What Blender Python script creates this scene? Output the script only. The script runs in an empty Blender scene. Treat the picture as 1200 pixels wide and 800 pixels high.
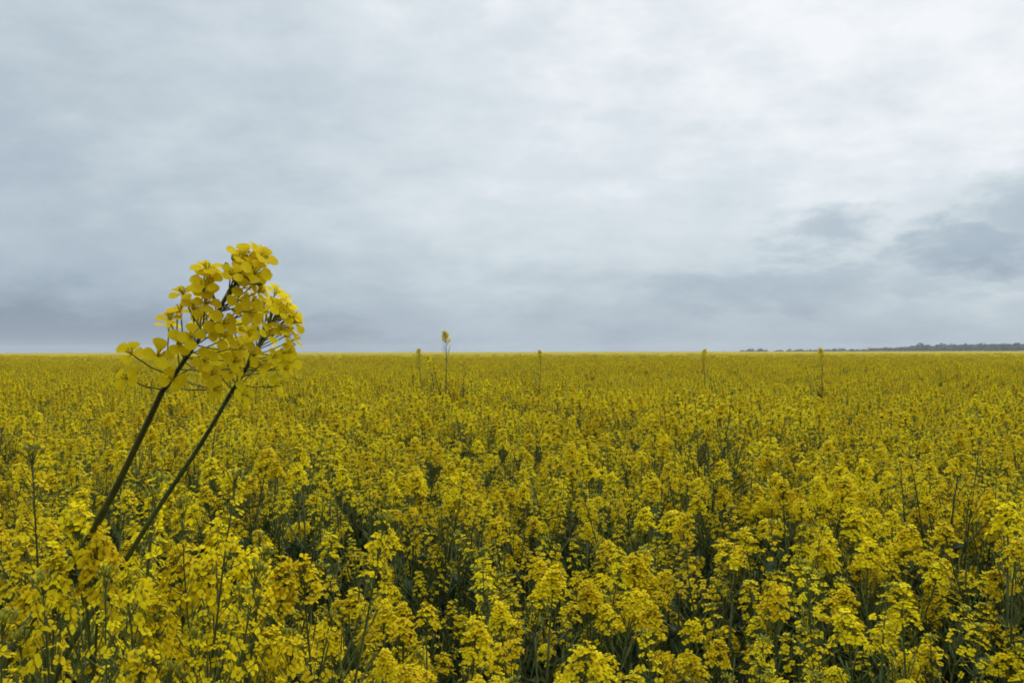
import bpy, math, random
import numpy as np
from mathutils import Vector, Matrix, Euler

R = math.radians
rng = np.random.default_rng(11)
random.seed(11)
sc = bpy.context.scene
col = sc.collection

CAM_Z = 1.62          # eye height; the crop stands a little lower
F = 1000.0            # focal length in pixels of a 1200 px wide picture
FIELD_END = 95.0      # plants modelled one by one out to here

# ------------------------------------------------------------------ materials
def new_mat(name):
    m = bpy.data.materials.new(name)
    m.use_nodes = True
    nt = m.node_tree
    nt.nodes.clear()
    return m, nt, nt.nodes, nt.links

def leafy(name, c_dark, c_light, trans=0.3, rough=0.5, scale=60.0, spec=0.3, vary=0.12):
    """thin plant tissue: two-tone noise colour, a little see-through light"""
    m, nt, N, L = new_mat(name)
    out = N.new('ShaderNodeOutputMaterial')
    tc = N.new('ShaderNodeTexCoord')
    nz = N.new('ShaderNodeTexNoise')
    nz.inputs['Scale'].default_value = scale
    nz.inputs['Detail'].default_value = 2.0
    L.new(tc.outputs['Object'], nz.inputs['Vector'])
    oi = N.new('ShaderNodeObjectInfo')
    mx = N.new('ShaderNodeMix'); mx.data_type = 'RGBA'
    mx.inputs['A'].default_value = (*c_dark, 1)
    mx.inputs['B'].default_value = (*c_light, 1)
    mr = N.new('ShaderNodeMapRange')
    mr.inputs['From Min'].default_value = 0.3
    mr.inputs['From Max'].default_value = 0.7
    L.new(nz.outputs['Fac'], mr.inputs['Value'])
    L.new(mr.outputs['Result'], mx.inputs['Factor'])
    hs = N.new('ShaderNodeHueSaturation')
    mv = N.new('ShaderNodeMapRange')
    mv.inputs['To Min'].default_value = 1 - vary
    mv.inputs['To Max'].default_value = 1 + vary
    L.new(oi.outputs['Random'], mv.inputs['Value'])
    L.new(mv.outputs['Result'], hs.inputs['Value'])
    mh = N.new('ShaderNodeMapRange')
    mh.inputs['To Min'].default_value = 0.493
    mh.inputs['To Max'].default_value = 0.509
    L.new(oi.outputs['Random'], mh.inputs['Value'])
    L.new(mh.outputs['Result'], hs.inputs['Hue'])
    L.new(mx.outputs['Result'], hs.inputs['Color'])
    bs = N.new('ShaderNodeBsdfPrincipled')
    bs.inputs['Roughness'].default_value = rough
    bs.inputs['Specular IOR Level'].default_value = spec
    L.new(hs.outputs['Color'], bs.inputs['Base Color'])
    if trans > 0:
        tr = N.new('ShaderNodeBsdfTranslucent')
        L.new(hs.outputs['Color'], tr.inputs['Color'])
        ms = N.new('ShaderNodeMixShader')
        ms.inputs[0].default_value = trans
        L.new(bs.outputs[0], ms.inputs[1])
        L.new(tr.outputs[0], ms.inputs[2])
        L.new(ms.outputs[0], out.inputs[0])
    else:
        L.new(bs.outputs[0], out.inputs[0])
    return m

M_PETAL = leafy('petal', (0.74, 0.565, 0.006), (0.90, 0.725, 0.013), 0.52, 0.7, 90, 0.05, 0.10)
M_BUD = leafy('bud', (0.20, 0.22, 0.025), (0.34, 0.32, 0.03), 0.1, 0.5, 120, 0.2)
M_STAMEN = leafy('stamen', (.50, .42, .02), (.66, .56, .04), .2, .6, 120, .05)
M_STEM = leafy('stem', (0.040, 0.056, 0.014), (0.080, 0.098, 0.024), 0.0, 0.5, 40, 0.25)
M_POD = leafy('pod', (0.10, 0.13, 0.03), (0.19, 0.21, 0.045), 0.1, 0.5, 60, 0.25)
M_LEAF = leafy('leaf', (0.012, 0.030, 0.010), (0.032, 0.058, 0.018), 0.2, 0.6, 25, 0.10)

# ------------------------------------------------------------------ mesh builder
class MB:
    def __init__(self):
        self.v = []; self.f = []; self.m = []; self.n = 0
    def add(self, verts, faces, mat=0):
        verts = np.asarray(verts, float)
        self.v.append(verts)
        self.f += [tuple(i + self.n for i in f) for f in faces]
        self.m += [mat] * len(faces)
        self.n += len(verts)
    def tube(self, pts, rad, sides=6, mat=0, cap=True):
        pts = np.asarray(pts, float)
        n = len(pts)
        rad = np.broadcast_to(rad, (n,))
        t = np.gradient(pts, axis=0)
        t /= np.linalg.norm(t, axis=1)[:, None] + 1e-12
        up = np.array([0.31, 0.93, 0.2])
        a = np.cross(t, up); a /= np.linalg.norm(a, axis=1)[:, None] + 1e-12
        b = np.cross(t, a)
        an = np.arange(sides) * 2 * math.pi / sides
        ring = a[:, None, :] * np.cos(an)[None, :, None] + b[:, None, :] * np.sin(an)[None, :, None]
        v = (pts[:, None, :] + ring * rad[:, None, None]).reshape(-1, 3)
        fs = []
        for i in range(n - 1):
            for k in range(sides):
                k2 = (k + 1) % sides
                fs.append((i * sides + k, i * sides + k2, (i + 1) * sides + k2, (i + 1) * sides + k))
        if cap:
            fs.append(tuple(range(sides))[::-1])
            fs.append(tuple((n - 1) * sides + k for k in range(sides)))
        self.add(v, fs, mat)
    def merge(self, other, M=None, mats=None):
        v = np.concatenate(other.v) if other.v else np.zeros((0, 3))
        if M is not None:
            Mn = np.array(M)
            v = v @ Mn[:3, :3].T + Mn[:3, 3]
        self.v.append(v)
        self.f += [tuple(i + self.n for i in f) for f in other.f]
        self.m += [mats[k] for k in other.m] if mats else other.m
        self.n += len(v)
    def mesh(self, name, mats, smooth=True):
        me = bpy.data.meshes.new(name)
        me.from_pydata(np.concatenate(self.v).tolist(), [], self.f)
        for m in mats: me.materials.append(m)
        me.polygons.foreach_set('material_index', self.m)
        if smooth: me.polygons.foreach_set('use_smooth', [True] * len(self.f))
        me.update()
        return me

def basis(z, spin=0.0):
    z = np.asarray(z, float); z = z / np.linalg.norm(z)
    h = np.array([1.0, 0, 0]) if abs(z[0]) < 0.8 else np.array([0, 1.0, 0])
    x = np.cross(h, z); x /= np.linalg.norm(x)
    y = np.cross(z, x)
    c, s = math.cos(spin), math.sin(spin)
    return np.stack([x * c + y * s, -x * s + y * c, z], axis=1)   # columns

# ------------------------------------------------------------------ flower
def petal_grid(L, W, lift, droop, hi=True):
    """one petal pointing along +x, its face up +z; claw narrow, blade broad and round"""
    us = [0, .22, .42, .62, .82, 1.0] if hi else [0, .35, .75, 1.0]
    ws = [.10, .30, .74, 1.0, .90, .42] if hi else [.12, .62, 1.0, .5]
    vs = [-1, 0, 1]
    V = []
    for u, w in zip(us, ws):
        for s in vs:
            x = L * (u if s == 0 else u - 0.05 * (u > .9))
            z = L * (lift * math.sin(min(u, .5) * math.pi) - droop * max(0, u - .35) ** 1.6) + (0.06 * W if s else 0) * u
            V.append((x, s * w * W * .5, z))
    Fc = []
    for i in range(len(us) - 1):
        for k in range(2):
            a = i * 3 + k
            Fc.append((a, a + 1, a + 4, a + 3))
    return np.array(V), Fc

def flower(mb, pos, nrm, size, r, hi=True, openness=1.0):
    B = basis(nrm, r.uniform(0, 6.28))
    spread = [0, 1.35, math.pi, math.pi + 1.35] if r.random() < .5 else [0, math.pi / 2, math.pi, 1.5 * math.pi]
    for a in spread:
        L = size * r.uniform(.88, 1.12)
        V, Fc = petal_grid(L, L * r.uniform(.78, .95), r.uniform(.10, .30) + (1 - openness) * .6,
                           r.uniform(.05, .45) * openness, hi)
        a += r.normal(0, .12)
        c, s = math.cos(a), math.sin(a)
        Rz = np.array([[c, -s, 0], [s, c, 0], [0, 0, 1]])
        mb.add((V @ Rz.T) @ B.T + pos, Fc, 0)
    # stamens and pistil: a small tuft in the middle
    n = 5 if hi else 2
    for k in range(n):
        a = k * 6.28 / n
        tip = pos + B @ np.array([math.cos(a) * size * .22, math.sin(a) * size * .22, size * .55])
        d = tip - pos
        mb.tube([pos, pos + d * .75, tip], [size * .035, size * .035, size * .08], 3, 4, False)

def bud(mb, pos, d, l, w, mat=1):
    B = basis(d)
    V = []; Fc = []
    prof = [(0, .35), (.35, 1), (.75, .8), (1, .25)]
    S = 5
    for t, q in prof:
        for k in range(S):
            a = k * 2 * math.pi / S
            V.append(B @ np.array([math.cos(a) * w * .5 * q, math.sin(a) * w * .5 * q, t * l]) + pos)
    for i in range(3):
        for k in range(S):
            k2 = (k + 1) % S
            Fc.append((i * S + k, i * S + k2, (i + 1) * S + k2, (i + 1) * S + k))
    Fc.append(tuple(3 * S + k for k in range(S)))
    mb.add(V, Fc, mat)

def raceme(r, n=24, length=.050, size=.0085, ped=(.025, .016), pods=10, pod_len=.09, nbud=16, hi=True, gap=0.0):
    """flower head along +z, origin where the lowest open flower leaves the stalk.
    slots: 0 petal, 1 bud, 2 stem, 3 pod"""
    mb = MB()
    ax = [np.array([0, 0, -pod_len])]
    bend = r.uniform(-.006, .006, 2)
    def axis(z):
        t = max(0.0, z / max(length, 1e-6))
        return np.array([bend[0] * t * t, bend[1] * t * t, z])
    zs = np.linspace(-pod_len, length + .006, 6)
    mb.tube([axis(z) for z in zs], np.linspace(.0019, .0009, 6), 5 if hi else 3, 2)
    ga = r.uniform(0, 6.28)
    for i in range(n):
        t = (i + .5) / n
        if r.random() < gap: continue
        z = length * t ** .8 + r.normal(0, .002)
        ga += 2.39996 + r.normal(0, .25)
        pl = (ped[0] + (ped[1] - ped[0]) * t) * r.uniform(.85, 1.15)
        el = R(22 + 44 * t + r.normal(0, 9))
        d = np.array([math.cos(ga) * math.cos(el), math.sin(ga) * math.cos(el), math.sin(el)])
        p0 = axis(z); p1 = p0 + d * pl + np.array([0, 0, pl * .12])
        mid = (p0 + p1) / 2 - np.array([0, 0, pl * .06])
        mb.tube([p0, mid, p1], .00055, 3, 2 if not hi else 3, False)
        nd = d * r.uniform(.5, 1.0) + np.array([0, 0, r.uniform(.35, 1.1)]) + r.normal(0, .22, 3)
        flower(mb, p1, nd, size * r.uniform(.85, 1.12) * (1 - .12 * t), r, hi, r.uniform(.7, 1) if t < .85 else r.uniform(.3, .7))
    top = axis(length + .004)
    for k in range(nbud):
        t = (k + .5) / nbud
        a = k * 2.39996
        el = R(88 - 75 * t ** .8)
        d = np.array([math.cos(a) * math.cos(el), math.sin(a) * math.cos(el), math.sin(el)])
        p = top + d * (.004 + .009 * t) + np.array([0, 0, .002])
        mb.tube([top - np.array([0, 0, .004]), p], .0005, 3, 3, False)
        bud(mb, p, d + np.array([0, 0, .5]), .0055 * r.uniform(.8, 1.2), .0030 * r.uniform(.8, 1.15), 1)
    for k in range(pods):
        t = (k + .5) / max(pods, 1)
        z = -pod_len * (.02 + .9 * t)
        ga += 2.39996 + r.normal(0, .3)
        el = R(r.uniform(28, 60))
        d = np.array([math.cos(ga) * math.cos(el), math.sin(ga) * math.cos(el), math.sin(el)])
        p0 = np.array([0, 0, z]); l1 = r.uniform(.012, .02); l2 = (.012 + .03 * t) * r.uniform(.7, 1.2)
        p1 = p0 + d * l1
        p2 = p1 + (d * .8 + np.array([0, 0, .45])) * l2
        mb.tube([p0, p1, p1 + (p2 - p1) * .15, p1 + (p2 - p1) * .8, p2],
                [.0005, .0005, .0012, .0011, .0003], 4 if hi else 3, 3, False)
    return mb
HEAD_MATS = [M_PETAL, M_BUD, M_STEM, M_POD, M_STAMEN]

def leaf_mb(r, L=.14, W=.05, hi=True):
    """a clasping leaf along +x from the origin, rising then drooping, wavy edge"""
    mb = MB()
    nu = 8 if hi else 4
    V = []
    dr = r.uniform(.5, 1.0); rise = r.uniform(.4, .8); ph = r.uniform(0, 6)
    tw = r.uniform(-.5, .5)
    for i in range(nu + 1):
        u = i / nu
        w = W * (math.sin(math.pi * min(1, .10 + .9 * u) ** .85) ** .8 + .12 * (1 - u)) * (1 if u < 1 else .08)
        x = L * u * (1 - .12 * u); z = L * (rise * u - dr * u * u)
        for s in (-1, -.5, 0, .5, 1) if hi else (-1, 0, 1):
            wob = W * .10 * math.sin(ph + u * 15 + s * 2) * abs(s)
            V.append((x, s * w * .5 * math.cos(tw * u), z + abs(s) * w * .18 + wob + s * w * .5 * math.sin(tw * u)))
    c = 5 if hi else 3
    Fc = []
    for i in range(nu):
        for k in range(c - 1):
            a = i * c + k
            Fc.append((a, a + 1, a + c + 1, a + c))
    mb.add(V, Fc, 0)
    return mb

# ------------------------------------------------------------------ plant descriptions
def bez(p0, p1, p2, n):
    t = np.linspace(0, 1, n)[:, None]
    return (1 - t) ** 2 * np.array(p0) + 2 * t * (1 - t) * np.array(p1) + t * t * np.array(p2)

def mat4(B, p, s=1.0):
    M = np.eye(4); M[:3, :3] = B * s; M[:3, 3] = p
    return M

HEADS = []   # (MB hi, MB lo)
for i in range(12):
    seed = 100 + i
    kw = [dict(n=46, length=.034, size=.0076), dict(n=44, length=.075, size=.0074, gap=.15), dict(n=56, length=.042, size=.0080),
          dict(n=34, length=.085, size=.0072, gap=.2, pods=8), dict(n=40, length=.040, size=.0078, gap=.12), dict(n=62, length=.050, ped=(.027, .017), size=.0078),
          dict(n=30, length=.095, size=.0070, gap=.25, pods=12, pod_len=.12), dict(n=48, length=.065, size=.0076, pods=12, pod_len=.11),
          dict(n=26, length=.030, size=.0074, pods=18, pod_len=.16, nbud=10),
          dict(n=20, length=.080, size=.0076, ped=(.026, .012), pods=6), dict(n=15, length=.050, size=.0074, ped=(.024, .012), pods=8, pod_len=.11),
          dict(n=24, length=.110, size=.0078, ped=(.028, .012), pods=4, gap=.1)][i]
    HEADS.append((raceme(np.random.default_rng(seed), hi=True, **kw), raceme(np.random.default_rng(seed), hi=False, **kw), kw.get('pod_len', .09)))
HEAD_MESH = [h[0].mesh('flower_head', HEAD_MATS) for h in HEADS]
SHORT_MESH = [raceme(np.random.default_rng(140 + i), n=n_, length=l_, size=.0096, ped=(.024, .015), pods=0, pod_len=.004, nbud=14).mesh('flower_head', HEAD_MATS)
              for i, (n_, l_) in enumerate([(26, .034), (20, .026)])]
LEAFS = [(leaf_mb(np.random.default_rng(50 + i), L, W, True), leaf_mb(np.random.default_rng(50 + i), L, W, False))
         for i, (L, W) in enumerate([(.09, .022), (.12, .034), (.15, .05), (.18, .07), (.11, .03)])]
LEAF_MESH = [l[0].mesh('leaf', [M_LEAF]) for l in LEAFS]

def describe(r, H=1.2, nb=5, dome=False):
    """layout of one plant: stem curve, branches, heads, leaves (local, base at origin)"""
    lean = r.normal(0, .03, 2)
    top = np.array([lean[0], lean[1], H - .06])
    mid = np.array([lean[0] * .1 + r.normal(0, .015), lean[1] * .1 + r.normal(0, .015), H * .55])
    stem = bez((0, 0, 0), mid, top, 10)
    D = dict(stem=stem, rad=np.linspace(.0062, .0022, 10), branches=[], leaves=[])
    def head_for(tip, tang, big):
        k = int(r.choice([0, 2, 5, 4, 5])) if dome and (big or r.random() < .35) else int(r.choice([0, 2, 5, 7, 4, 5] if big else [0, 1, 3, 4, 6, 9, 10, 11, 9, 10, 8]))
        s = r.uniform(.95, 1.15) if big else r.uniform(.76, 1.02)
        d = tang / np.linalg.norm(tang) + np.array([0, 0, .30]) + r.normal(0, .14, 3)
        return (k, mat4(basis(d, r.uniform(0, 6.28)), tip, s))
    D['head'] = head_for(stem[-1], stem[-1] - stem[-2], True)
    # shift the head so its stalk base meets the stem tip
    az = r.uniform(0, 6.28)
    for b in range(nb):
        t = .46 + .44 * (b + r.uniform(.1, .9)) / nb
        i = t * 9; i0 = int(i); p0 = stem[i0] + (stem[min(i0 + 1, 9)] - stem[i0]) * (i - i0)
        az += 2.39996 + r.normal(0, .3)
        rise = (H - p0[2]) * (1 - (.48 if dome else .58) * r.random() ** 1.25) - (.06 if dome else .075)
        out = r.uniform(.03, .12) + rise * r.uniform(.02, .20)
        d = np.array([math.cos(az), math.sin(az), 0])
        p2 = p0 + d * out + np.array([0, 0, rise])
        p1 = p0 + d * out * .75 + np.array([0, 0, rise * .42])
        pts = bez(p0, p1, p2, 7)
        lf = None
        if r.random() < .85:
            lf = (int(r.choice([0, 1, 4])), mat4(rotz(az + r.normal(0, .2)), p0, r.uniform(.7, 1.1)))
        D['branches'].append((pts, np.linspace(.0030, .0016, 7), head_for(pts[-1], pts[-1] - pts[-2], False), lf))
    for k in range(5):
        t = r.uniform(.22, .66)
        i = t * 9; i0 = int(i); p0 = stem[i0] + (stem[i0 + 1] - stem[i0]) * (i - i0)
        D['leaves'].append((int(r.choice([2, 3, 2, 1] if t < .5 else [1, 2, 4])), mat4(rotz(r.uniform(0, 6.28)), p0, r.uniform(.8, 1.25))))
    return D

def rotz(a):
    c, s = math.cos(a), math.sin(a)
    return np.array([[c, -s, 0], [s, c, 0], [0, 0, 1.0]])

def fix_head(h):
    """head origin is above its own stalk; put the stalk's lower end on the tip"""
    k, M = h
    M = M.copy()
    s = np.linalg.norm(M[:3, 2])
    M[:3, 3] = M[:3, 3] + M[:3, 2] / s * (HEADS[k][2] * s * .55)
    return k, M

def link(name, me, parent=None, M=None):
    o = bpy.data.objects.new(name, me)
    col.objects.link(o)
    if parent is not None: o.parent = parent
    if M is not None: o.matrix_basis = Matrix(M.tolist())
    return o

def thing(o, label, cat, group=None):
    o['label'] = label; o['category'] = cat
    if group: o['group'] = group

def build_plant(D, sides=8):
    """Empty > stem, leaf..., flower_head, branch > flower_head, leaf"""
    root = link('rapeseed_plant', None)
    root.empty_display_size = .1
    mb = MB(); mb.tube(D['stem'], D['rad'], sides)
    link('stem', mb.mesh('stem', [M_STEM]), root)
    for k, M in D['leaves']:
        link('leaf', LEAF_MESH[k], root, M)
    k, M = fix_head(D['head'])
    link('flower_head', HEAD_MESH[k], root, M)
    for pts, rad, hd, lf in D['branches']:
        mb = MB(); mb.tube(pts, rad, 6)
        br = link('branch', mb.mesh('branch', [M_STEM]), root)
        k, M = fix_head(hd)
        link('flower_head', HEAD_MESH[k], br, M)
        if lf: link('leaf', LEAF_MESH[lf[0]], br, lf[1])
    return root

def merged_plant(D, name):
    """the same plant as one light mesh, for the far part of the crop"""
    mb = MB()
    mb.tube(D['stem'], D['rad'], 4, 2)
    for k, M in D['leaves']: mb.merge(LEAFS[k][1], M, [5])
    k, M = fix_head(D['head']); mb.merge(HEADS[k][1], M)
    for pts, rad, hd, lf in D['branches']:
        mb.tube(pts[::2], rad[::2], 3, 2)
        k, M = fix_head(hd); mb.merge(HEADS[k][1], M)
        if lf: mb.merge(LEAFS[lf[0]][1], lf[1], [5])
    return mb.mesh(name, HEAD_MATS + [M_LEAF])

VARIANTS = [describe(np.random.default_rng(300 + i), 1.2, nb) for i, nb in enumerate([10, 11, 9, 10, 13, 9, 11, 10, 2, 12])]
VARIANTS += [describe(np.random.default_rng(340 + i), 1.2, nb, True) for i, nb in enumerate([11, 9, 12, 8, 10])]
# height of each variant's highest flowers, so plants can be set to a wanted height
VH = []
for D in VARIANTS:
    k, M = fix_head(D['head']); s = np.linalg.norm(M[:3, 2])
    VH.append((M[:3, 3] + M[:3, 2] * (max(v[:, 2].max() for v in HEADS[k][0].v))))
KIDS = {}
def copy_tree(o, parent=None):
    c = o.copy(); col.objects.link(c)
    if parent is not None: c.parent = parent
    for ch in list(o.children): copy_tree(ch, c)
    return c

# ------------------------------------------------------------------ where plants stand
def px(x, y, d):
    """point in the world seen at photo pixel x,y when it is d metres off"""
    return np.array([(x - 600) / F * d, d, CAM_Z - (y - 412) / F * d])

# plants one can pick out in the photograph: head centre pixel, distance, label
PICK = [   # x, y of the top of the head in a 1200 x 800 view, distance, variant, width
    (95, 585, .74, 10, .85, 'rapeseed plant with broad golden flower heads covering the two leaning stems, bottom left'),
    (255, 606, .90, 11, .85, 'bright full headed rapeseed plant standing right beside the two leaning stems'),
    (275, 758, 1.15, 12, .9, 'low rapeseed plant with small pale head at the bottom edge, near the leaning stems'),
    (1158, 572, 2.2, 13, 1.1, 'tall round headed rapeseed plant standing above its neighbours near the right edge'),
    (850, 632, 1.72, 10, 1.15, 'rapeseed plant with a wide flat topped golden head, right of centre'),
    (565, 720, 1.25, 14, .9, 'rapeseed plant with arched flower head among dark gaps, bottom centre'),
    (905, 682, 1.42, 12, .95, 'rapeseed plant with compact rounded head just below the wide flat topped one'),
    (760, 703, 1.32, 13, .9, 'rapeseed plant with loose tall flower head between dark gaps, bottom right of centre'),
    (1192, 628, 1.75, 11, 1.0, 'rapeseed plant cut by the right edge of the view, full golden head'),
    (990, 712, 1.22, 10, 1.0, 'rapeseed plant with large overlapping flower heads at the bottom, towards the right corner'),
    (685, 748, 1.15, 12, .9, 'low golden rapeseed plant at the bottom edge, just right of the arched head'),
    (450, 700, 1.35, 13, .9, 'slim rapeseed plant with loose pale flowers beside the dark gap left of centre'),
    (522, 386, 6.0, 8, 0, 'tallest lone rapeseed plant poking its head far above the field horizon, centre'),
    (490, 407, 8.5, 8, 0, 'shorter rapeseed plant just breaking the horizon, left of the tallest lone one'),
    (633, 409, 9.0, 8, 0, 'thin rapeseed plant whose small tip breaks the horizon right of the tallest lone one'),
    (825, 408, 8.0, 8, 0, 'thin rapeseed plant breaking the horizon between the centre and the distant wood'),
    (962, 407, 7.5, 8, 0, 'rapeseed plant breaking the horizon in front of the near end of the distant wood'),
]
picks = []
for x, y, d, v, s, lab in PICK:
    picks.append((px(x, y, d), v, s, lab))

def lump(x, y):
    """slow rise and fall of the crop's top"""
    return (.06 * math.sin(2.3 * x + 1.1 * y + .6) * math.sin(1.7 * y - .9 * x + 1.3)
            + .06 * math.sin(4.9 * x - 2.1 * y + 2.0) * math.sin(3.7 * y + 2.2 * x)
            + .03 * math.sin(.5 * x + .31 * y))

def scatter(r, y0, y1, dens, half, xpad):
    """jittered grid over a wedge ahead of the camera"""
    st = 1 / math.sqrt(dens)
    pts = []
    y = y0
    while y < y1:
        w = half * y + xpad
        n = int(2 * w / st)
        for i in range(n):
            pts.append((-w + (i + r.uniform(0, 1)) * st, y + r.uniform(0, 1) * st))
        y += st
    return pts

P = scatter(rng, .55, 10, 36, .80, 1.6) + scatter(rng, 10, 28, 26, .85, 2) + scatter(rng, 28, FIELD_END, 9, .85, 3)
near = []; far = []
for (x, y) in P:
    d = math.hypot(x, y)
    if d < 1.0 or (abs(x) < .85 and y < 1.0): continue
    if any((p[0] - x) ** 2 + (p[1] - y) ** 2 < (.13 if p[1] < 2.4 else .03) ** 2 for p, *_ in picks): continue
    if -.75 < x < -.10 and y < 1.05: continue           # room for the two leaning plants
    hol = math.sin(2.9 * x + 1.3 * y + .4) * math.sin(2.3 * y - 1.2 * x + 1) + .6 * math.sin(5.3 * x - 1.7 * y) * math.sin(4.1 * y + 1.9 * x + 2)
    if hol > .75 and rng.random() < .45: continue      # thin spots in the stand
    if d < 2.8 and rng.random() < (.24 if -.32 < x / y < .08 else .08): continue
    h = 1.225 + lump(x, y) + rng.normal(0, .065 if d < 3 else .05)
    if rng.random() < .05: h += rng.uniform(.02, .12)
    if d < 1.3: h = min(h, 1.20)
    
    inview = abs(x) < .66 * y + .10
    (near if inview else far).append((d, x, y, h))
near.sort()
N_IND = 296 - len(PICK) - 2 - 8
far += near[N_IND:]
near = near[:N_IND]

GROUP = 'flowering rapeseed plants of the near rows'
protos = [build_plant(D) for D in VARIANTS]
used = [False] * len(protos)
def place(v, x, y, top, label, scale=1.0, rz=None, group=GROUP, head_at=False):
    if used[v]: o = copy_tree(protos[v])
    else: o = protos[v]; used[v] = True
    t = VH[v]
    rz = rng.uniform(0, 6.28) if rz is None else rz
    zs = top / t[2]
    if scale == 0: scale = zs
    tilt = (rng.normal(0, .045), rng.normal(0, .045))
    if head_at:                                            # set the main head over x, y
        tilt = (0, 0)
        c, s = math.cos(rz), math.sin(rz)
        x -= scale * (c * t[0] - s * t[1]); y -= scale * (s * t[0] + c * t[1])
    o.location = (x, y, 0)
    o.rotation_euler = (tilt[0], tilt[1], rz)
    o.scale = (scale, scale, zs)
    thing(o, label, 'plant', group)
    return o

for p, v, s, lab in picks:
    place(v, p[0], p[1], p[2], lab, s, head_at=True, group=GROUP)
bands = [(2.2, 'yellow flowering rapeseed plant of the front rows, its dark leafy stems showing in the gaps'),
         (99, 'yellow flowering rapeseed plant packed among equals behind the front rows')]
for x, y, d, v, s in ((30, 625, .95, 5, .85), (305, 640, 1.0, 1, .85), (215, 632, .86, 4, .8),
                      (190, 700, 1.0, 7, .8), (122, 612, .72, 11, .75), (62, 632, .70, 13, .7), (150, 655, .70, 10, .65),
                      (232, 640, .84, 14, .8), (292, 640, .92, 12, .8)):
    p = px(x, y, d)
    place(v, p[0], p[1], p[2], bands[0][1], s, head_at=True)
for d, x, y, h in near:
    lab = next(l for q, l in bands if d < q)
    v = int(rng.choice([0, 1, 2, 3, 4, 5, 6, 7, 9, 0, 1, 4, 6, 8]))
    if d < 3 and rng.random() < (.6 if x > .25 * y else .4): v = int(rng.integers(10, 15))
    s = rng.uniform(.88, 1.08)
    place(v, x, y, h, lab, s, group=GROUP if d < 2.2 else 'flowering rapeseed plants behind the near rows')

# ------------------------------------------------------------------ the two tall leaning plants
def leaning(name_pts, rads, head_kw, seed, label, z_extra_heads, aim):
    r = np.random.default_rng(seed)
    root = link('rapeseed_plant', None)
    base = name_pts[0].copy()
    root.location = base
    pts = np.array(name_pts) - base
    # smooth the polyline
    t = np.arange(len(pts)); tt = np.linspace(0, len(pts) - 1, 4 * len(pts))
    def cr(i):
        i0 = int(min(i, len(pts) - 2)); f = i - i0
        a, b, c, d = pts[max(i0 - 1, 0)], pts[i0], pts[i0 + 1], pts[min(i0 + 2, len(pts) - 1)]
        return .5 * ((2 * b) + (c - a) * f + (2 * a - 5 * b + 4 * c - d) * f * f + (3 * b - a - 3 * c + d) * f ** 3)
    sm = np.array([cr(i) for i in tt])
    rr = np.interp(tt, t, rads)
    mb = MB(); mb.tube(sm, rr, 10)
    link('stem', mb.mesh('stem', [M_STEM]), root)
    tip = sm[-1]; tang = aim - base - tip
    hd = raceme(r, hi=True, **head_kw)
    link('flower_head', hd.mesh('flower_head', HEAD_MATS), root, mat4(basis(tang, r.uniform(0, 6)), tip))
    for (i, p2, k, s) in z_extra_heads:                    # side branches up the stem
        p0 = cr(i); p2 = p2 - base
        b = bez(p0, (p0 + p2) / 2 + np.array([0, 0, -.012]), p2, 7)
        mb = MB(); mb.tube(b, np.linspace(.0026, .0015, 7), 6)
        br = link('branch', mb.mesh('branch', [M_STEM]), root)
        link('flower_head', SHORT_MESH[k], br, mat4(basis(b[-1] - b[-2] + np.array([0, 0, .01])), b[-1], s))
    for i in range(4):
        p0 = cr(.35 + .3 * i)
        link('leaf', LEAF_MESH[[3, 2, 1, 4][i]], root, mat4(rotz(r.uniform(0, 6.28)), p0, r.uniform(.8, 1.1)))
    thing(root, label, 'plant', GROUP)
    return root

A = [np.array([-.72, .78, 0]), np.array([-.65, .76, .55]), np.array([-.53, .73, 1.10]), px(0, 788, .72), px(72, 682, .74), px(125, 592, .71),
     px(163, 515, .65), px(190, 458, .60)]
leaning(A, [.0056, .0053, .0046, .0036, .0033, .0028, .0024, .0019],
        dict(n=60, length=.108, size=.0100, ped=(.034, .023), pods=0, pod_len=.004, nbud=26), 21,
        'tall rapeseed plant leaning right on a thick dark stem, largest flower head against the sky', [], px(296, 312, .55))
B = [np.array([-.70, .90, 0]), np.array([-.62, .86, .55]), np.array([-.51, .79, 1.10]), px(66, 790, .76), px(124, 694, .77), px(180, 603, .74),
     px(235, 520, .70), px(268, 464, .66)]
leaning(B, [.0048, .0045, .0038, .0030, .0026, .0022, .0019, .0015],
        dict(n=48, length=.070, size=.0100, ped=(.031, .021), pods=0, pod_len=.004, nbud=16), 22,
        'thinner leaning rapeseed plant close behind the tallest one, its lower head just right of it', [], px(318, 385, .64))

# ------------------------------------------------------------------ the rest of the crop: one mass
LIB = []
for i in (0, 1, 2, 4, 5, 6, 7, 9):
    o = bpy.data.objects.new('crop_source', merged_plant(VARIANTS[i], 'crop_source'))   # never linked to the scene
    LIB.append((o, VH[i][2]))
far = [q for q in far if q[0] > 1.0]
ids = rng.integers(0, len(LIB), len(far))
me = bpy.data.meshes.new('rapeseed_field')
me.from_pydata([(x, y, 0) for d, x, y, h in far], [], [])
a = me.attributes.new('rot', 'FLOAT_VECTOR', 'POINT')
a.data.foreach_set('vector', np.stack([rng.normal(0, .05, len(far)), rng.normal(0, .05, len(far)), rng.uniform(0, 6.28, len(far))], 1).ravel())
a = me.attributes.new('size', 'FLOAT_VECTOR', 'POINT')
sx = rng.uniform(.88, 1.10, len(far)) * np.array([1.0 if q[0] < 28 else 1.45 for q in far])
sz = np.array([q[3] / LIB[i][1] for q, i in zip(far, ids)])
a.data.foreach_set('vector', np.stack([sx, sx, sz], 1).ravel())
a = me.attributes.new('which', 'INT', 'POINT')
a.data.foreach_set('value', ids.astype(np.int32))
fo = link('rapeseed_field', me)
fo['kind'] = 'stuff'; fo['label'] = 'dense yellow rapeseed crop stretching to the horizon'
ng = bpy.data.node_groups.new('crop', 'GeometryNodeTree')
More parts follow.
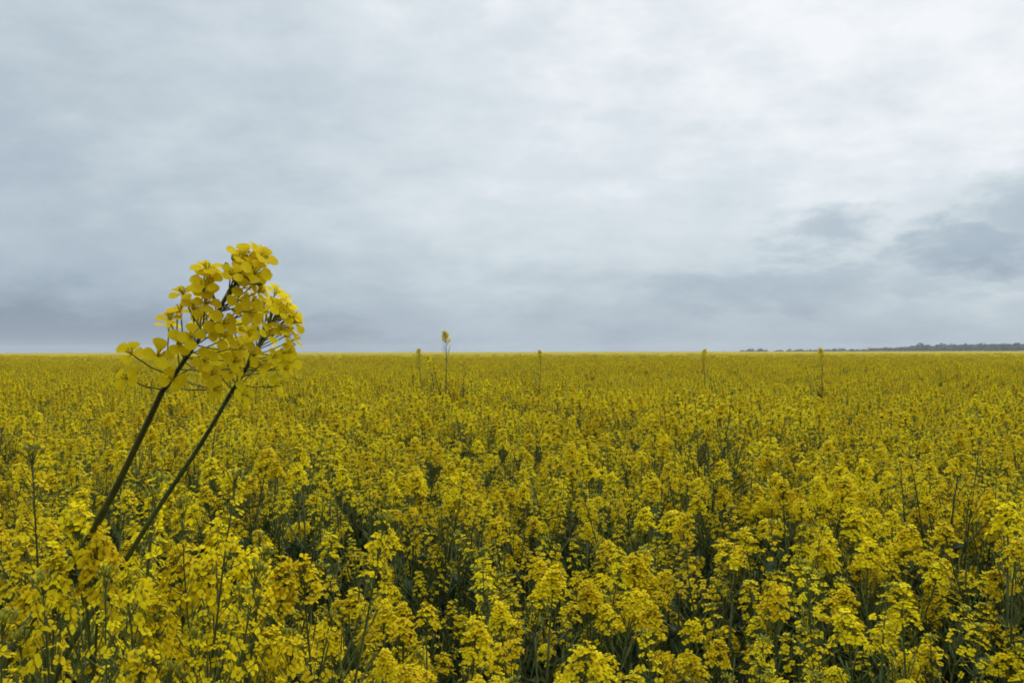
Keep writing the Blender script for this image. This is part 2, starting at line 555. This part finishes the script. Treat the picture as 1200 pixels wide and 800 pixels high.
ng.interface.new_socket('Geometry', in_out='INPUT', socket_type='NodeSocketGeometry')
ng.interface.new_socket('Geometry', in_out='OUTPUT', socket_type='NodeSocketGeometry')
N, L = ng.nodes, ng.links
gi = N.new('NodeGroupInput'); go = N.new('NodeGroupOutput')
jn = N.new('GeometryNodeJoinGeometry')
def attr(n, t):
    q = N.new('GeometryNodeInputNamedAttribute'); q.data_type = t; q.inputs['Name'].default_value = n
    return next(s for s in q.outputs if s.enabled and s.name == 'Attribute')
arot, asz, awh = attr('rot', 'FLOAT_VECTOR'), attr('size', 'FLOAT_VECTOR'), attr('which', 'INT')
for k, (o, _) in enumerate(LIB):
    oi = N.new('GeometryNodeObjectInfo'); oi.inputs['Object'].default_value = o
    cmp_ = N.new('FunctionNodeCompare'); cmp_.data_type = 'INT'; cmp_.operation = 'EQUAL'
    ins = [s for s in cmp_.inputs if s.enabled]
    L.new(awh, ins[0]); ins[1].default_value = k
    iop = N.new('GeometryNodeInstanceOnPoints')
    L.new(gi.outputs[0], iop.inputs['Points'])
    L.new(next(s for s in cmp_.outputs if s.enabled), iop.inputs['Selection'])
    L.new(oi.outputs['Geometry'], iop.inputs['Instance'])
    L.new(arot, iop.inputs['Rotation'])
    L.new(asz, iop.inputs['Scale'])
    L.new(iop.outputs[0], jn.inputs[0])
L.new(jn.outputs[0], go.inputs[0])
md = fo.modifiers.new('crop', 'NODES'); md.node_group = ng

# ------------------------------------------------------------------ far canopy sheet (beyond single plants)
def canopy_sheet():
    rs = np.concatenate([np.arange(60, 140, 1.2), np.geomspace(140, 2600, 70)])
    an = np.linspace(R(-50), R(50), 320)
    r2 = np.random.default_rng(5)
    V = []
    for i, q in enumerate(rs):
        zz = 1.20 + r2.normal(0, .06, len(an))
        if i == 0: zz[:] = .3
        V.append(np.stack([q * np.sin(an), q * np.cos(an) + r2.normal(0, .2, len(an)), zz], 1))
    V = np.concatenate(V)
    n = len(an)
    Fc = [(i * n + k, i * n + k + 1, (i + 1) * n + k + 1, (i + 1) * n + k) for i in range(len(rs) - 1) for k in range(n - 1)]
    mb = MB(); mb.add(V, Fc, 0)
    return mb
m, nt, N, L = new_mat('far_canopy')
out = N.new('ShaderNodeOutputMaterial'); bs = N.new('ShaderNodeBsdfPrincipled')
tc = N.new('ShaderNodeTexCoord'); nz = N.new('ShaderNodeTexNoise')
nz.inputs['Scale'].default_value = 3.0; nz.inputs['Detail'].default_value = 5
L.new(tc.outputs['Object'], nz.inputs['Vector'])
cr_ = N.new('ShaderNodeValToRGB')
cr_.color_ramp.elements[0].position = .35; cr_.color_ramp.elements[0].color = (.20, .17, .012, 1)
cr_.color_ramp.elements[1].position = .62; cr_.color_ramp.elements[1].color = (.40, .31, .010, 1)
L.new(nz.outputs['Fac'], cr_.inputs['Fac']); L.new(cr_.outputs[0], bs.inputs['Base Color'])
bs.inputs['Roughness'].default_value = .9; bs.inputs['Specular IOR Level'].default_value = .05
L.new(bs.outputs[0], out.inputs[0])
cs = link('far_rapeseed_crop', canopy_sheet().mesh('far_rapeseed_crop', [m]))
cs['kind'] = 'stuff'; cs['label'] = 'flat yellow rapeseed crop running out to the horizon line'

# ------------------------------------------------------------------ ground
m, nt, N, L = new_mat('soil')
out = N.new('ShaderNodeOutputMaterial'); bs = N.new('ShaderNodeBsdfPrincipled')
tc = N.new('ShaderNodeTexCoord'); nz = N.new('ShaderNodeTexNoise')
nz.inputs['Scale'].default_value = 6; nz.inputs['Detail'].default_value = 6
L.new(tc.outputs['Object'], nz.inputs['Vector'])
cr_ = N.new('ShaderNodeValToRGB')
cr_.color_ramp.elements[0].color = (.016, .013, .009, 1); cr_.color_ramp.elements[1].color = (.045, .035, .022, 1)
L.new(nz.outputs['Fac'], cr_.inputs['Fac']); L.new(cr_.outputs[0], bs.inputs['Base Color'])
bs.inputs['Roughness'].default_value = .95
bp = N.new('ShaderNodeBump'); bp.inputs['Strength'].default_value = .6; bp.inputs['Distance'].default_value = .03
L.new(nz.outputs['Fac'], bp.inputs['Height']); L.new(bp.outputs[0], bs.inputs['Normal'])
L.new(bs.outputs[0], out.inputs[0])
mb = MB()
S = 2900
mb.add([(-S, -200, 0), (S, -200, 0), (S, S, 0), (-S, S, 0)], [(0, 1, 2, 3)])
g = link('ground', mb.mesh('ground', [m], False)); g['kind'] = 'structure'

# ------------------------------------------------------------------ far wood on the right of the horizon
M_CROWN = leafy('crown_leaves', (.020, .035, .016), (.045, .065, .028), .15, .6, .6, .2)
M_BARK = leafy('bark', (.05, .04, .03), (.09, .075, .055), 0, .8, 2, .2)
def far_wood():
    r = np.random.default_rng(8)
    mb = MB()
    def tree(x, y, h, w):
        mb.tube([(x, y, 0), (x + r.normal(0, .1), y, h * .35), (x + r.normal(0, .3), y, h * .75)], [h * .022, h * .016, h * .006], 5, 1)
        nl = 130
        # several off-centre leaf masses, each a cloud of leaf clumps
        lob = [(r.normal(0, .25) * w, r.normal(0, .25) * w, h * r.uniform(.40, .82), w * r.uniform(.22, .42)) for _ in range(7)]
        for k in range(nl):
            c = lob[k % 7]
            q = r.normal(0, 1, 3); q /= np.linalg.norm(q)
            p = np.array([x + c[0], y + c[1], c[2]]) + q * c[3] * r.uniform(.5, 1.1) * np.array([1, 1, .9])
            B = basis(q + r.normal(0, .6, 3), r.uniform(0, 6))
            s = w * r.uniform(.06, .14)
            V = [p + B @ (np.array(z) * s) for z in ((-1, -.6, 0), (.2, -1, .2), (1, .1, 0), (.3, .9, -.2), (-.8, .7, .1))]
            mb.add(V, [(0, 1, 2, 3, 4)], 0)
    # a hedge line that thickens and rises to the right
    for az in np.arange(15.0, 40, .05):
        t = (az - 15) / 16
        if r.random() > .45 + .6 * t: continue
        d = r.uniform(1050, 1300)
        h = r.uniform(1.6, 4.2) + 4.6 * max(0, min(1.2, t - .25)) + (2.0 if az > 25.0 else 0)
        a = R(az)
        tree(d * math.sin(a), d * math.cos(a), h, h * r.uniform(.9, 1.5))
    return mb
fw = link('distant_wood', far_wood().mesh('distant_wood', [M_CROWN, M_BARK], False))
fw['kind'] = 'stuff'; fw['label'] = 'low blue grey wood along the horizon on the right'

# ------------------------------------------------------------------ air
hz = MB()
x0, x1, y0, y1, z0, z1 = -3000, 3000, -300, 3000, -1, 24
hz.add([(x0, y0, z0), (x1, y0, z0), (x1, y1, z0), (x0, y1, z0), (x0, y0, z1), (x1, y0, z1), (x1, y1, z1), (x0, y1, z1)],
       [(3, 2, 1, 0), (4, 5, 6, 7), (0, 1, 5, 4), (1, 2, 6, 5), (2, 3, 7, 6), (3, 0, 4, 7)])
m, nt, N, L = new_mat('air')
out = N.new('ShaderNodeOutputMaterial'); pv = N.new('ShaderNodeVolumePrincipled')
pv.inputs['Color'].default_value = (.90, .95, 1.0, 1)
pv.inputs['Density'].default_value = .00028
L.new(pv.outputs[0], out.inputs['Volume'])
ho = link('haze', hz.mesh('haze', [m], False)); ho['kind'] = 'stuff'
HAZE = True
if not HAZE: bpy.data.objects.remove(ho)

# ------------------------------------------------------------------ sky: Nishita behind a thick cloud layer
SUN_EL, SUN_AZ = 52.0, 24.0      # azimuth clockwise from +Y
w = bpy.data.worlds.new('World'); sc.world = w; w.use_nodes = True
nt = w.node_tree; N, L = nt.nodes, nt.links; N.clear()
out = N.new('ShaderNodeOutputWorld'); bg = N.new('ShaderNodeBackground')
bg.inputs['Strength'].default_value = .1
L.new(bg.outputs[0], out.inputs[0])
sky = N.new('ShaderNodeTexSky'); sky.sky_type = 'NISHITA'; sky.sun_disc = False
sky.sun_elevation = R(SUN_EL); sky.sun_rotation = R(SUN_AZ)
tc = N.new('ShaderNodeTexCoord')
sep = N.new('ShaderNodeSeparateXYZ'); L.new(tc.outputs['Generated'], sep.inputs[0])
def math_(op, a, b=None, c=None, clamp=False):
    q = N.new('ShaderNodeMath'); q.operation = op; q.use_clamp = clamp
    for i, s in enumerate((a, b, c)):
        if s is None: continue
        if isinstance(s, (int, float)): q.inputs[i].default_value = s
        else: L.new(s, q.inputs[i])
    return q.outputs[0]
def smooth(v, a, b, lo=0.0, hi=1.0):
    q = N.new('ShaderNodeMapRange'); q.interpolation_type = 'SMOOTHSTEP'
    L.new(v, q.inputs['Value'])
    for n_, s in zip(('From Min', 'From Max', 'To Min', 'To Max'), (a, b, lo, hi)): q.inputs[n_].default_value = s
    return q.outputs[0]
X, Y, Z = sep.outputs
az = math_('ARCTAN2', X, Y)                    # radians, clockwise from ahead
el = math_('ARCSINE', Z)
zz = math_('ADD', math_('MAXIMUM', Z, 0.0), .36)
cx, cy = math_('DIVIDE', X, zz), math_('DIVIDE', Y, zz)
cmb = N.new('ShaderNodeCombineXYZ'); L.new(cx, cmb.inputs[0]); L.new(cy, cmb.inputs[1])
def noise(vec, scale, detail, rough=.55, dist=0.0, off=(0, 0, 0), sc3=(1, 1, 1)):
    mp = N.new('ShaderNodeMapping'); mp.inputs['Location'].default_value = off; mp.inputs['Scale'].default_value = sc3
    L.new(vec, mp.inputs['Vector'])
    q = N.new('ShaderNodeTexNoise')
    q.inputs['Scale'].default_value = scale; q.inputs['Detail'].default_value = detail
    q.inputs['Roughness'].default_value = rough; q.inputs['Distortion'].default_value = dist
    L.new(mp.outputs[0], q.inputs['Vector'])
    return q.outputs['Fac']
n_big = noise(cmb.outputs[0], .55, 3, .5, .3, (3.1, 1.7, 0))
n_mid = noise(cmb.outputs[0], 2.0, 6, .56, .15, (7.3, 4.2, 0))
n_fine = noise(cmb.outputs[0], 6.0, 7, .58, .15, (1.3, 9.2, 0), (1, 1.3, 1))
# angular noise for the low cloud edges
ang = N.new('ShaderNodeCombineXYZ'); L.new(az, ang.inputs[0]); L.new(math_('MULTIPLY', el, 2.6), ang.inputs[1])
n_a = noise(ang.outputs[0], 13, 7, .62, .2, (2, 5, 0))
n_a2 = noise(ang.outputs[0], 13, 7, .62, .2, (9, 1, 0))
n_st = noise(ang.outputs[0], 14, 5, .55, .3, (4, 4, 0), (.35, 1.6, 1))
# brightness of the overcast: blue-grey low and left, pale high and to the right
left = smooth(az, -.50, .12)
lowr = smooth(el, 0.0, .20)
b = math_('ADD', math_('MULTIPLY', left, .34), math_('SUBTRACT', math_('MULTIPLY', lowr, .47), .10))
b = math_('ADD', b, math_('MULTIPLY', smooth(math_('ADD', el, math_('MULTIPLY', math_('SUBTRACT', az, .1), .30)), .05, .42), .13))
b = math_('ADD', b, math_('MULTIPLY', math_('SUBTRACT', n_big, .5), .55))
b = math_('ADD', b, math_('MULTIPLY', math_('SUBTRACT', n_mid, .5), .50))
b = math_('ADD', b, math_('MULTIPLY', math_('SUBTRACT', n_fine, .5), .42))
b = math_('ADD', b, math_('MULTIPLY', math_('SUBTRACT', n_st, .5), .05))
n_iso = noise(ang.outputs[0], 9.0, 8, .62, .1, (6, 2.5, 0), (1, .75, 1))
b = math_('ADD', b, math_('MULTIPLY', math_('SUBTRACT', n_iso, .5), .42))
# low dark clouds ahead on the right
def blob(a0, e0, ra, re, k):
    da = math_('DIVIDE', math_('ADD', math_('SUBTRACT', az, R(a0)), math_('MULTIPLY', math_('SUBTRACT', n_a, .5), .20)), R(ra))
    de = math_('DIVIDE', math_('ADD', math_('SUBTRACT', el, R(e0)), math_('MULTIPLY', math_('SUBTRACT', n_a2, .5), .10)), R(re))
    q = math_('SQRT', math_('ADD', math_('MULTIPLY', da, da), math_('MULTIPLY', de, de)))
    return math_('MULTIPLY', smooth(q, 1.3, .25), k)
dark = None
for args in ((20.0, 7.6, 3.6, 1.5, .50), (28.5, 6.0, 5.2, 2.0, .70), (32.5, 8.3, 5.0, 2.6, .50), (16.5, 3.9, 8.0, 1.3, .30),
             (21, 4.6, 5.0, 1.2, .3), (27.0, 3.9, 6.5, .9, .22), (38, 7, 5, 3, .5), (33, 5.6, 4.5, 2.2, .5)):
    q = blob(*args)
    dark = q if dark is None else math_('MAXIMUM', dark, q)
dark = math_('MULTIPLY', dark, math_('ADD', .45, math_('MULTIPLY', n_iso, .9)))
b = math_('SUBTRACT', math_('ADD', math_('MULTIPLY', b, .8), .2), math_("MULTIPLY", dark, .74))
b = math_('SUBTRACT', b, math_('MULTIPLY', smooth(el, .075, -.005), math_('ADD', math_('MULTIPLY', math_('SUBTRACT', 1.0, left), .20), .14)))
ramp = N.new('ShaderNodeValToRGB')
def lin(r_, g_, b_):
    return tuple((((c / 255 + .055) / 1.055) ** 2.4) for c in (r_, g_, b_))
stops = [(0.0, (136, 150, 167)), (.2, (166, 181, 196)), (.4, (182, 196, 207)), (.6, (204, 215, 222)), (.8, (222, 230, 236)), (1.0, (247, 250, 253))]
e = ramp.color_ramp.elements
e[0].position, e[1].position = stops[0][0], stops[-1][0]
for p_, c_ in stops[1:-1]: e.new(p_)
for el_, (p_, c_) in zip(sorted(e, key=lambda q: q.position), stops):
    el_.position = p_; el_.color = (*lin(*c_), 1)
L.new(b, ramp.inputs['Fac'])
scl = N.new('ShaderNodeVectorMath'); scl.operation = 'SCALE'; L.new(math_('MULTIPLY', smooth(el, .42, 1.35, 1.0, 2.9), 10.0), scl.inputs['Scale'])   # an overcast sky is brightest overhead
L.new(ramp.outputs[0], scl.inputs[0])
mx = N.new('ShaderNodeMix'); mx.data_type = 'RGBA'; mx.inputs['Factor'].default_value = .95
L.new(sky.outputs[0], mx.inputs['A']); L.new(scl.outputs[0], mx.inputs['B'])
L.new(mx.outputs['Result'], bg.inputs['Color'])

sl = bpy.data.lights.new('sun', 'SUN'); sl.energy = 1.5; sl.angle = R(25); sl.color = (1, .96, .9)
so = bpy.data.objects.new('sun', sl); col.objects.link(so)
sd = Vector((math.sin(R(SUN_AZ)) * math.cos(R(SUN_EL)), math.cos(R(SUN_AZ)) * math.cos(R(SUN_EL)), math.sin(R(SUN_EL))))
so.rotation_euler = (-sd).to_track_quat('-Z', 'Y').to_euler()

# ------------------------------------------------------------------ camera and view
cd = bpy.data.cameras.new('camera'); cd.sensor_width = 36; cd.lens = 30
cd.clip_start = .02; cd.clip_end = 20000
co = bpy.data.objects.new('camera', cd); col.objects.link(co)
co.location = (0, 0, CAM_Z)
co.rotation_euler = (Matrix.Rotation(R(90 + .69), 4, 'X') @ Matrix.Rotation(R(-.12), 4, 'Z')).to_euler()
sc.camera = co
vs = sc.view_settings
vs.view_transform = 'Standard'; vs.look = 'None'; vs.exposure = 0; vs.gamma = 1; vs.use_curve_mapping = False
cy_ = sc.cycles
cy_.max_bounces = 8; cy_.diffuse_bounces = 4; cy_.glossy_bounces = 2; cy_.transmission_bounces = 4; cy_.volume_bounces = 0
cy_.filter_width = 1.8
cy_.use_adaptive_sampling = True; cy_.adaptive_threshold = .02
